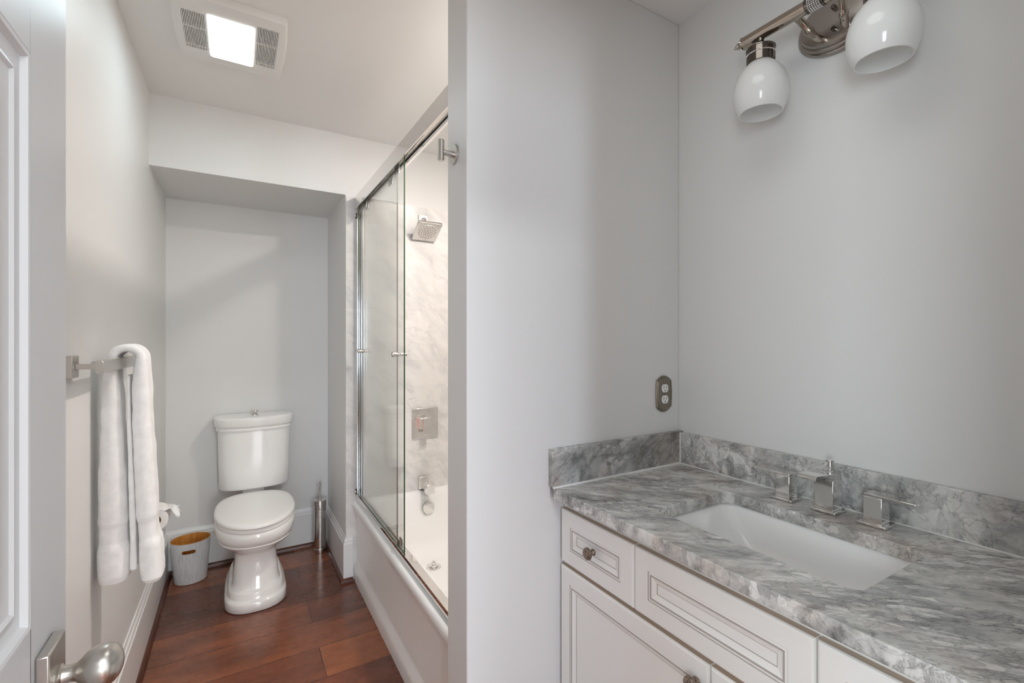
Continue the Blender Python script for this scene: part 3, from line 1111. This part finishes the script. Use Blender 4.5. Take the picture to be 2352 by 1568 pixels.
back = [tkey(-0.336, -0.272, 0.640, 0.006), tkey(-0.342, -0.268, 0.662), tkey(-0.342, -0.268, 0.738), tkey(-0.338, -0.2725, 0.756, 0.005), tkey(-0.3375, -0.275, 0.800, 0.005), tkey(-0.340, -0.272, 0.818),
        tkey(-0.339, -0.276, 0.92), tkey(-0.335, -0.281, 1.05), tkey(-0.331, -0.287, 1.17), tkey(-0.325, -0.293, 1.245)]
arc = []
for k in range(11):
    a = PI - PI * k / 10
    arc.append((-0.2725 + 0.0325 * math.cos(a), BARZ + 0.013 + 0.030 * math.sin(a), 0.027 - 0.004 * math.sin(a), TY, T1))
front = [tkey(-0.2625, -0.2215, 1.21), tkey(-0.262, -0.218, 1.10), tkey(-0.258, -0.210, 0.96), tkey(-0.254, -0.204, 0.82), tkey(-0.2495, -0.2065, 0.800, 0.005),
         tkey(-0.2475, -0.2015, 0.756, 0.005), tkey(-0.248, -0.1955, 0.738), tkey(-0.245, -0.190, 0.66), tkey(-0.242, -0.190, 0.636), tkey(-0.236, -0.198, 0.624, 0.008)]
bm = BM()
towel_strip(bm, lerp_path(back, 60) + arc + lerp_path(front, 64), 1)
o = link_mesh('towel_body', bm, TERRY, tw, smooth=60)


def fuzz(o, strength, size, name):
    tex = bpy.data.textures.new(name, 'CLOUDS')
    tex.noise_scale = size
    sb = o.modifiers.new('sub', 'SUBSURF')
    sb.levels = 1
    sb.render_levels = 2
    dm = o.modifiers.new('fuzz', 'DISPLACE')
    dm.texture = tex
    dm.strength = strength
    dm.mid_level = 0.5
    dm.texture_coords = 'LOCAL'


fuzz(o, 0.006, 0.06, 'towel_folds')
bm = BM()
towel_strip(bm, lerp_path([tkey(-0.266, -0.251, 0.665, 0.012), tkey(-0.267, -0.253, 0.80, 0.01), tkey(-0.269, -0.257, 0.92, 0.008), tkey(-0.272, -0.2635, 1.1, 0.01), tkey(-0.2725, -0.2660, 1.235, 0.012)], 50), 2)
o = link_mesh('inner_fold', bm, TERRY, tw, smooth=60)
fuzz(o, 0.003, 0.05, 'fold_wave')

# ------------------------------------------------------------------ toilet paper and holder
RX, RZ, RY0, RY1 = -0.299, 0.583, 2.46, 2.56
ph = thing('toilet_paper_holder', 'nickel toilet paper holder with a wall plate beyond the towel', 'paper holder', (LW, 2.58, 0.63))
link_mesh('wall_plate', B(LW + 0.0005, LW + 0.011, 2.565, 2.61, 0.575, 0.665), NICKEL, ph, bevel=0.001)
bm = BM()
box(bm, LW + 0.011, RX + 0.005, 2.578, 2.592, RZ - 0.006, RZ + 0.006)
link_mesh('post', bm, NICKEL, ph, bevel=0.001)
bm = BM()
lathe(bm, (RX, 2.578, RZ), [(0, 0.0055), (-0.135, 0.0055), (-0.136, 0.0)], 'Y', 16)
link_mesh('arm', bm, NICKEL, ph, smooth=30)
tp = thing('toilet_paper_roll', 'white toilet paper roll with crumpled loose end beside the hanging towel', 'toilet paper', (RX, 2.51, RZ))
bm = BM()
Rr, rc = 0.047, 0.0205
lathe(bm, (RX, RY0, RZ - 0.012), [(0, rc + 0.001), (0, Rr - 0.002), (0.002, Rr), (0.098, Rr), (0.10, Rr - 0.002), (0.10, rc + 0.001)], 'Y', 64, False, False)
link_mesh('roll', bm, PAPER, tp, smooth=40)
bm = BM()
lathe(bm, (RX, RY0 + 0.0005, RZ - 0.012), [(0, rc - 0.001), (0, rc + 0.0008), (0.099, rc + 0.0008), (0.099, rc - 0.001), (0, rc - 0.001)], 'Y', 40, False, False)
link_mesh('core', bm, CARD, tp, smooth=40)
bm = BM()
rnd = random.Random(3)
rows = []
NU, NV = 16, 12
for i in range(NU + 1):
    s = i / NU
    row = []
    for j in range(NV + 1):
        v = j / NV
        a = math.radians(100 - 55 * min(1, s * 2.2))
        if s < 0.45:
            x = RX + (Rr + 0.002) * math.cos(a)
            z = RZ - 0.012 + (Rr + 0.002) * math.sin(a)
        else:
            e = (s - 0.45) / 0.55
            x = RX + (Rr + 0.002) * math.cos(math.radians(45)) + e * 0.045
            z = RZ - 0.012 + (Rr + 0.002) * math.sin(math.radians(45)) + 0.010 * math.sin(e * 3) - e * 0.02 + (0.016 * math.sin(v * 9 + e * 5)) * e
            z += rnd.uniform(-0.003, 0.003)
            x += rnd.uniform(-0.003, 0.003) + 0.008 * math.sin(v * 13) * e
        y = RY0 + 0.10 * v * (1 - 0.35 * max(0, s - 0.45)) + rnd.uniform(-0.001, 0.001)
        row.append(bm.verts.new((x, y, z)))
    rows.append(row)
for i in range(NU):
    for j in range(NV):
        bm.faces.new((rows[i][j], rows[i][j + 1], rows[i + 1][j + 1], rows[i + 1][j]))
o = link_mesh('loose_sheet', bm, PAPER, tp, smooth=60)
sm = o.modifiers.new('solid', 'SOLIDIFY')
sm.thickness = 0.0012

# ------------------------------------------------------------------ ceiling fan with light
FX, FY = -0.0165, 2.027
fn = thing('exhaust_fan_light', 'ceiling exhaust fan with a lit square lens between two slotted grilles', 'fan light', (FX, FY, CEILZ))
FZ = CEILZ - 0.028


def fan_outline(z, s):
    pts = []
    hx_, hy_ = 0.170 * s, 0.205 * s
    for sx in (1, -1):
        for k in range(13):
            t = -1 + 2 * k / 12
            bow = 0.012 * (1 - t * t)
            pts.append(Vector((FX + sx * (hx_ + bow), FY + sx * hy_ * t, z)))
    return pts


bm = BM()
loft(bm, [fan_outline(CEILZ - 0.0005, 1.0), fan_outline(CEILZ - 0.012, 1.0), fan_outline(FZ + 0.003, 0.97), fan_outline(FZ, 0.93)])
cover = link_mesh('cover', bm, GRILLE, fn, smooth=30)
for xa, xb, ya, yb in ((FX - 0.148, FX - 0.079, FY - 0.125, FY + 0.112), (FX + 0.079, FX + 0.148, FY - 0.150, FY + 0.117)):
    boolean(cover, B(xa, xb, ya, yb, FZ - 0.01, CEILZ - 0.004))
    gm = BM()
    box(gm, xa, xb, ya, yb, CEILZ - 0.0045, CEILZ - 0.0035)
    gr = link_mesh('grille', gm, DARK, fn)
    bm = BM()
    n = 14
    for k in range(n):
        x = xa + (xb - xa) * (k + 0.5) / n
        box(bm, x - 0.0014, x + 0.0014, ya, yb, FZ, FZ + 0.010)
    for yy in (ya + 0.42 * (yb - ya), yb - 0.018, ya + 0.004):
        box(bm, xa, xb, yy - 0.0025, yy + 0.0025, FZ + 0.001, FZ + 0.008)
    link_mesh('slats', bm, GRILLE, gr, weld=False)
    bm = BM()
    box(bm, xa + 0.006, xb - 0.006, ya + 0.10, yb - 0.02, FZ + 0.014, FZ + 0.022)
    link_mesh('inner_housing', bm, HOUSING, gr)
bm = BM()
lps = []
for z, s in ((FZ + 0.002, 1.0), (FZ - 0.004, 1.0), (FZ - 0.009, 0.96), (FZ - 0.0125, 0.80), (FZ - 0.014, 0.4)):
    lps.append([Vector((x, y, z)) for x, y in rrect(FX, FY, 0.0735 * s, 0.133 * s, 0.008 * s, 4)])
loft(bm, lps)
link_mesh('lens', bm, LENSM, fn, smooth=50)['label'] = 'lit frosted lens'

# ------------------------------------------------------------------ vanity cabinet
CXF = 0.840                    # front plane of doors and drawers
CY0, CY1 = 0.100, PF - 0.003
vc = thing('vanity_cabinet', 'off-white glazed vanity cabinet with recessed-panel doors and drawers', 'cabinet', (1.1, 0.62, 0))
bm = BM()
box(bm, CXF + 0.021, RW - 0.002, CY0, CY1, 0.10, 0.700)
box(bm, CXF + 0.021, CXF + 0.041, CY0, CY1, 0.700, 0.8625)
box(bm, CXF + 0.041, RW - 0.002, CY1 - 0.018, CY1, 0.700, 0.8625)
box(bm, CXF + 0.041, RW - 0.002, CY0, CY0 + 0.018, 0.700, 0.8625)
box(bm, CXF + 0.085, RW - 0.002, CY0, CY1, 0.0, 0.10)
link_mesh('carcass', bm, CAB, vc, weld=False)
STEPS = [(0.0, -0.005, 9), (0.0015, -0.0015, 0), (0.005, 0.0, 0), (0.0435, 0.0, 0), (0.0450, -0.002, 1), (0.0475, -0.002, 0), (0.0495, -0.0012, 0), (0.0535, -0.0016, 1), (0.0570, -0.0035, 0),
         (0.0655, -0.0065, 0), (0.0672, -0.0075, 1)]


def cab_knob(parent, y, z):
    bm = BM()
    lathe(bm, (CXF, y, z), [(-0.0005, 0.009), (-0.002, 0.0095), (-0.004, 0.0075), (-0.010, 0.0055), (-0.015, 0.0065), (-0.0165, 0.013), (-0.020, 0.0165), (-0.025, 0.0160), (-0.029, 0.0115), (-0.0305, 0.005), (-0.031, 0.0)], 'X', 36)
    k = link_mesh('knob', bm, HAMMER, parent, smooth=35)
    k['label'] = 'dark hammered round knob'


for nm, ya, yb, za, zb in (('drawer', 0.833, 1.128, 0.673, 0.830), ('drawer_front', 0.4155, 0.829, 0.673, 0.830), ('drawer', 0.110, 0.4115, 0.673, 0.830),
                           ('door', 0.620, 1.130, 0.115, 0.661), ('door', 0.110, 0.616, 0.115, 0.661)):
    bm = BM()
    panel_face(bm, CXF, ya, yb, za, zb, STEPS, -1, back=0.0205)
    # glaze line in the mitre of the frame corners
    d = link_mesh(nm, bm, [CAB, GLAZE, EDGESHADE], vc, weld=False)
    if nm == 'drawer':
        cab_knob(d, (ya + yb) / 2, 0.755)
    elif nm == 'door':
        cab_knob(d, ya + 0.028 if ya > 0.5 else yb - 0.028, 0.612)

# ------------------------------------------------------------------ countertop, splashes, sink
CTX = 0.808
ct = link_mesh('countertop', B(CTX, RW - 0.001, CY0 - 0.012, PF - 0.001, 0.863, 0.895), STONE, loc=(1.09, 0.62, 0.863))
tag(ct, 'grey veined stone countertop with a rectangular sink cutout', 'countertop')
HX0, HX1, HY0, HY1 = 0.933, 1.228, 0.388, 0.848
bm = BM()
loft(bm, [[Vector((x, y, z)) for x, y in rrect((HX0 + HX1) / 2, (HY0 + HY1) / 2, (HX1 - HX0) / 2, (HY1 - HY0) / 2, 0.028, 8)] for z in (0.85, 0.91)])
boolean(ct, bm)
md = ct.modifiers.new('bevel', 'BEVEL')
md.width = 0.003
md.segments = 2
md.limit_method = 'ANGLE'
md.angle_limit = math.radians(50)
bs = thing('backsplash', 'long grey veined stone backsplash strip along the right wall', 'backsplash', (RW, 0.62, 0.895))
link_mesh('stone_strip', B(RW - 0.018, RW - 0.001, CY0 - 0.012, PF - 0.021, 0.8965, 1.006), STONE_B, bs, bevel=0.002)
bm = BM()
box(bm, RW - 0.0205, RW - 0.0178, CY0 - 0.012, PF - 0.021, 0.8955, 0.8985)
link_mesh('caulk_line', bm, CAULK, bs, weld=False)
ss = thing('side_splash', 'short darker grey stone splash strip on the partition wall', 'backsplash', (1.09, PF, 0.895))
link_mesh('stone_strip', B(CTX - 0.006, RW - 0.001, PF - 0.020, PF - 0.001, 0.8985, 1.010), STONE_S, ss, bevel=0.002)
bm = BM()
box(bm, CTX - 0.004, RW - 0.021, PF - 0.0245, PF - 0.0195, 0.8955, 0.9005)
box(bm, RW - 0.0215, RW - 0.0175, PF - 0.0225, PF - 0.0198, 0.8965, 1.006)
link_mesh('caulk_line', bm, CAULK, ss, weld=False)

sk = thing('undermount_sink', 'white rectangular porcelain sink set under the stone counter', 'sink', (1.08, 0.618, 0.74))
scx, scy = (HX0 + HX1) / 2, (HY0 + HY1) / 2
shx, shy = (HX1 - HX0) / 2 + 0.006, (HY1 - HY0) / 2 + 0.006


def skl(ix, iy, z, r):
    return [Vector((x, y, z)) for x, y in rrect(scx, scy, shx - ix, shy - iy, r, 10)]


bm = BM()
loft(bm, [skl(-0.012, -0.012, 0.8505, 0.04), skl(-0.012, -0.012, 0.8622, 0.04), skl(0.0, 0.0, 0.8622, 0.03), skl(0.006, 0.010, 0.848, 0.032), skl(0.012, 0.030, 0.82, 0.034), skl(0.022, 0.06, 0.785, 0.04),
          skl(0.034, 0.092, 0.757, 0.05), skl(0.05, 0.13, 0.742, 0.05), skl(0.08, 0.17, 0.737, 0.04), skl(0.12, 0.20, 0.735, 0.02)], cap0=False)
link_mesh('basin', bm, SINKP, sk, smooth=60)
bm = BM()
lathe(bm, (scx, scy, 0.7345), [(0.0005, 0.022), (0.003, 0.021), (0.004, 0.014), (0.007, 0.012), (0.0075, 0.0)], 'Z', 32)
link_mesh('drain', bm, CHROME, sk, smooth=30)

# ------------------------------------------------------------------ widespread faucet
CZ = 0.895


def faucet_base(parent, x, y, h):
    link_mesh('base_plate', B(x - h, x + h, y - h, y + h, CZ + 0.0005, CZ + 0.0065), CHROME, parent, bevel=0.0012)


FXX = 1.313
fs = thing('faucet_spout', 'square chrome faucet spout with lift rod behind the sink', 'faucet', (FXX, 0.618, CZ))
faucet_base(fs, FXX, 0.616, 0.030)
link_mesh('spout_body', B(FXX - 0.022, FXX + 0.022, 0.594, 0.638, CZ + 0.0065, CZ + 0.084), CHROME, fs, bevel=0.0012)
bm = BM()
extrude(bm, [(FXX + 0.022, CZ + 0.084), (FXX + 0.022, CZ + 0.095), (FXX - 0.030, CZ + 0.103), (FXX - 0.098, CZ + 0.108), (FXX - 0.106, CZ + 0.101), (FXX - 0.100, CZ + 0.095), (FXX - 0.045, CZ + 0.091), (FXX - 0.022, CZ + 0.084)], 'Y', 0.594, 0.638)
link_mesh('spout', bm, CHROME, fs, bevel=0.0012)
bm = BM()
lathe(bm, (FXX + 0.012, 0.616, CZ + 0.095), [(0, 0.0055), (0.004, 0.0055), (0.006, 0.0035), (0.014, 0.0035), (0.017, 0.0055), (0.029, 0.0055), (0.031, 0.0095), (0.0345, 0.0095), (0.0355, 0.0)], 'Z', 24)
link_mesh('lift_rod', bm, CHROME, fs, smooth=30)
for yy, sg, lab in ((0.722, 1, 'chrome faucet handle left of the spout with lever pointing to the corner'), (0.511, -1, 'chrome faucet handle right of the spout with lever pointing away from it')):
    fh = thing('lever_tap', lab, 'faucet handle', (FXX, yy, CZ), 'faucet handles beside the spout')
    faucet_base(fh, FXX, yy, 0.029)
    link_mesh('handle_body', B(FXX - 0.020, FXX + 0.020, yy - 0.019, yy + 0.019, CZ + 0.0065, CZ + 0.068), CHROME, fh, bevel=0.0012)
    ya, yb = sorted((yy - sg * 0.019, yy + sg * 0.082))
    link_mesh('lever', B(FXX - 0.020, FXX + 0.020, ya, yb, CZ + 0.068, CZ + 0.0745), CHROME, fh, bevel=0.0012)

# ------------------------------------------------------------------ outlet on the partition
OX, OZ = 1.297, 1.146
ol = thing('electrical_outlet', 'double electrical outlet with pewter rope-edged plate on the partition wall', 'outlet', (OX, PF, OZ))


def plate_pts(hx_, hz_, rise, n=12):
    pts = []
    for k in range(n + 1):
        t = -1 + 2 * k / n
        pts.append((OX + hx_ * t, OZ + hz_ - rise * t * t))
    for k in range(7):
        t = 1 - 2 * k / 6
        pts.append((OX + hx_ + 0.003 * (1 - t * t), OZ + (hz_ - rise) * t))
    for k in range(n + 1):
        t = 1 - 2 * k / n
        pts.append((OX + hx_ * t, OZ - hz_ + rise * t * t))
    for k in range(7):
        t = -1 + 2 * k / 6
        pts.append((OX - hx_ - 0.003 * (1 - t * t), OZ + (hz_ - rise) * t))
    return pts


bm = BM()
lps = []
for hx_, hz_, d in ((0.036, 0.064, 0.0005), (0.036, 0.064, 0.004), (0.034, 0.062, 0.0065), (0.0315, 0.0595, 0.0055), (0.030, 0.058, 0.0050), (0.0285, 0.0565, 0.0072)):
    lps.append([Vector((x, PF - d, z)) for x, z in plate_pts(hx_, hz_, 0.017)])
loft(bm, lps)
pl = link_mesh('cover_plate', bm, BRONZE, ol, smooth=30)
for sx in (-1, 1):
    bm = BM()
    for k in range(34):
        z = OZ - 0.045 + 0.09 * k / 33
        t = (z - OZ) / 0.047
        lathe(bm, (OX + sx * (0.0328 + 0.003 * (1 - t * t)), PF - 0.0066, z), [(-0.0012, 0.0005), (-0.0006, 0.0013), (0.0006, 0.0013), (0.0012, 0.0005)], 'Z', 8)
    link_mesh('rope_edge', bm, BRONZE, pl, weld=False)
for dz in (0.0195, -0.0195):
    bm = BM()
    pts = []
    for k in range(40):
        a = 2 * PI * k / 40
        x, z = 0.0168 * math.cos(a), 0.0168 * math.sin(a)
        pts.append((x * 0.98, max(-0.0140, min(0.0140, z))))
    loft(bm, [[Vector((OX + x, PF - 0.007, OZ + dz + z)) for x, z in pts], [Vector((OX + x, PF - 0.0092, OZ + dz + z)) for x, z in pts]])
    rc_ = link_mesh('receptacle', bm, WHITEPL, ol)
    bm = BM()
    for sx, hh in ((-1, 0.0045), (1, 0.0037)):
        box(bm, OX + sx * 0.0063 - 0.001, OX + sx * 0.0063 + 0.001, PF - 0.00945, PF - 0.0091, OZ + dz + 0.004 - hh, OZ + dz + 0.004 + hh)
    lathe(bm, (OX, PF - 0.0091, OZ + dz - 0.0075), [(0, 0.0024), (-0.00035, 0.0024)], 'Y', 14)
    link_mesh('slots', bm, DARK, rc_, weld=False)
bm = BM()
lathe(bm, (OX, PF - 0.0072, OZ), [(0, 0.0032), (-0.0012, 0.003), (-0.0018, 0.0)], 'Y', 16)
link_mesh('screw', bm, BRONZE, ol, smooth=30)

# ------------------------------------------------------------------ vanity light
VY, VZ, VX = 0.615, 2.184, 1.25
vl = thing('vanity_light', 'polished nickel two-shade wall lamp with white glass globes above the vanity', 'wall lamp', (RW, VY, VZ))
bm = BM()
lps = []
for d, a, b in ((0.0005, 0.106, 0.080), (0.008, 0.106, 0.080), (0.011, 0.103, 0.077), (0.012, 0.099, 0.073), (0.019, 0.099, 0.073), (0.022, 0.096, 0.070), (0.023, 0.091, 0.065), (0.029, 0.091, 0.065), (0.033, 0.087, 0.061), (0.034, 0.080, 0.054)):
    lps.append([Vector((RW - d, VY + a * math.cos(2 * PI * k / 72), VZ - 0.005 + b * math.sin(2 * PI * k / 72))) for k in range(72)])
loft(bm, lps)
link_mesh('back_plate', bm, [PLATEMETAL], vl, smooth=30)
for dz in (0.028, -0.028):
    bm = BM()
    lathe(bm, (RW - 0.034, VY, VZ - 0.008 + dz), [(0.0, 0.006), (-0.003, 0.006), (-0.004, 0.0045), (-0.0045, 0.006), (-0.010, 0.006), (-0.012, 0.004), (-0.0125, 0.0)], 'X', 20)
    link_mesh('cap_nut', bm, GUNMETAL, vl, smooth=30)
bm = BM()
BARH = 0.195
lathe(bm, (VX, VY, VZ), [(-BARH, 0.0), (-BARH, 0.0165), (-BARH + 0.002, 0.018), (-BARH + 0.004, 0.0165), (BARH - 0.004, 0.0165), (BARH - 0.002, 0.018), (BARH, 0.0165), (BARH, 0.0)], 'Y', 40)
link_mesh('cross_bar', bm, LAMPMETAL, vl, smooth=30)
for sg in (-1, 1):
    bm = BM()
    lathe(bm, (VX, VY + sg * BARH, VZ), [(0, 0.008), (sg * 0.002, 0.010), (sg * 0.004, 0.006), (sg * 0.007, 0.0045), (sg * 0.010, 0.0085), (sg * 0.014, 0.0095), (sg * 0.018, 0.0075), (sg * 0.020, 0.0035), (sg * 0.023, 0.0045), (sg * 0.026, 0.0030), (sg * 0.028, 0.0)], 'Y', 24)
    link_mesh('finial', bm, NICKEL, vl, smooth=30)
    # arm from bar down to the plate
    bm = BM()
    P0 = Vector((VX + 0.008, VY + sg * 0.052, VZ - 0.004))
    pts = bez(P0, P0 + Vector((0.04, -sg * 0.006, -0.010)), (1.300, VY + sg * 0.036, VZ - 0.055), (1.3465, VY + sg * 0.030, VZ - 0.045), 18)
    tube(bm, pts, [0.0095 if i != 9 and i != 10 else 0.0115 for i in range(19)], 18)
    link_mesh('arm', bm, LAMPMETAL, vl, smooth=40)
bm = BM()
lathe(bm, (VX, VY, VZ), [(-0.022, 0.0167), (-0.021, 0.0185), (-0.017, 0.0185), (-0.016, 0.0172), (0.016, 0.0172), (0.017, 0.0185), (0.021, 0.0185), (0.022, 0.0167)], 'Y', 40)
bnd = link_mesh('jewelled_band', bm, GUNMETAL, vl, smooth=30)
bm = BM()
for i in range(6):
    for k in range(24):
        a = 2 * PI * k / 24
        y = VY - 0.0125 + 0.005 * i
        c_ = Vector((VX + 0.0172 * math.cos(a), y, VZ + 0.0172 * math.sin(a)))
        lathe(bm, c_, [(-0.0019, 0.0006), (0, 0.0021), (0.0019, 0.0006)], 'Y', 6)
o = link_mesh('crystals', bm, BEAD, bnd, weld=False)
for sy in (0.142, -0.142):
    yc = VY + sy
    bm = BM()
    lathe(bm, (VX, yc, 0), [(2.170, 0.009), (2.162, 0.0085), (2.158, 0.011), (2.155, 0.0085), (2.151, 0.014), (2.147, 0.026), (2.143, 0.0345), (2.1415, 0.0375), (2.139, 0.0375), (2.138, 0.0362), (2.100, 0.0362), (2.099, 0.034), (2.099, 0.0)], 'Z', 48)
    cup = link_mesh('socket_cup', bm, GUNMETAL, vl, smooth=30)
    bm = BM()
    for k in range(56):
        a = 2 * PI * k / 56
        lathe(bm, (VX + 0.0366 * math.cos(a), yc + 0.0366 * math.sin(a), 2.1235), [(-0.0019, 0.0006), (0, 0.0020), (0.0019, 0.0006)], 'Z', 6)
    link_mesh('bead_ring', bm, BEAD, cup, weld=False)
    bm = BM()
    outer = [(2.1, 0.033), (2.094, 0.039), (2.085, 0.0475), (2.070, 0.0575), (2.052, 0.0650), (2.035, 0.0690), (2.018, 0.0702), (2.000, 0.0685), (1.985, 0.0645), (1.972, 0.0590), (1.964, 0.0545)]
    inner = [(z + 0.0, r - 0.004) for z, r in outer[::-1]]
    inner[0] = (1.964, 0.0515)
    lathe(bm, (VX, yc, 0), outer + inner, 'Z', 64, False, True)
    link_mesh('glass_shade', bm, OPAL, vl, smooth=50)['label'] = 'white opal glass globe shade, open below'
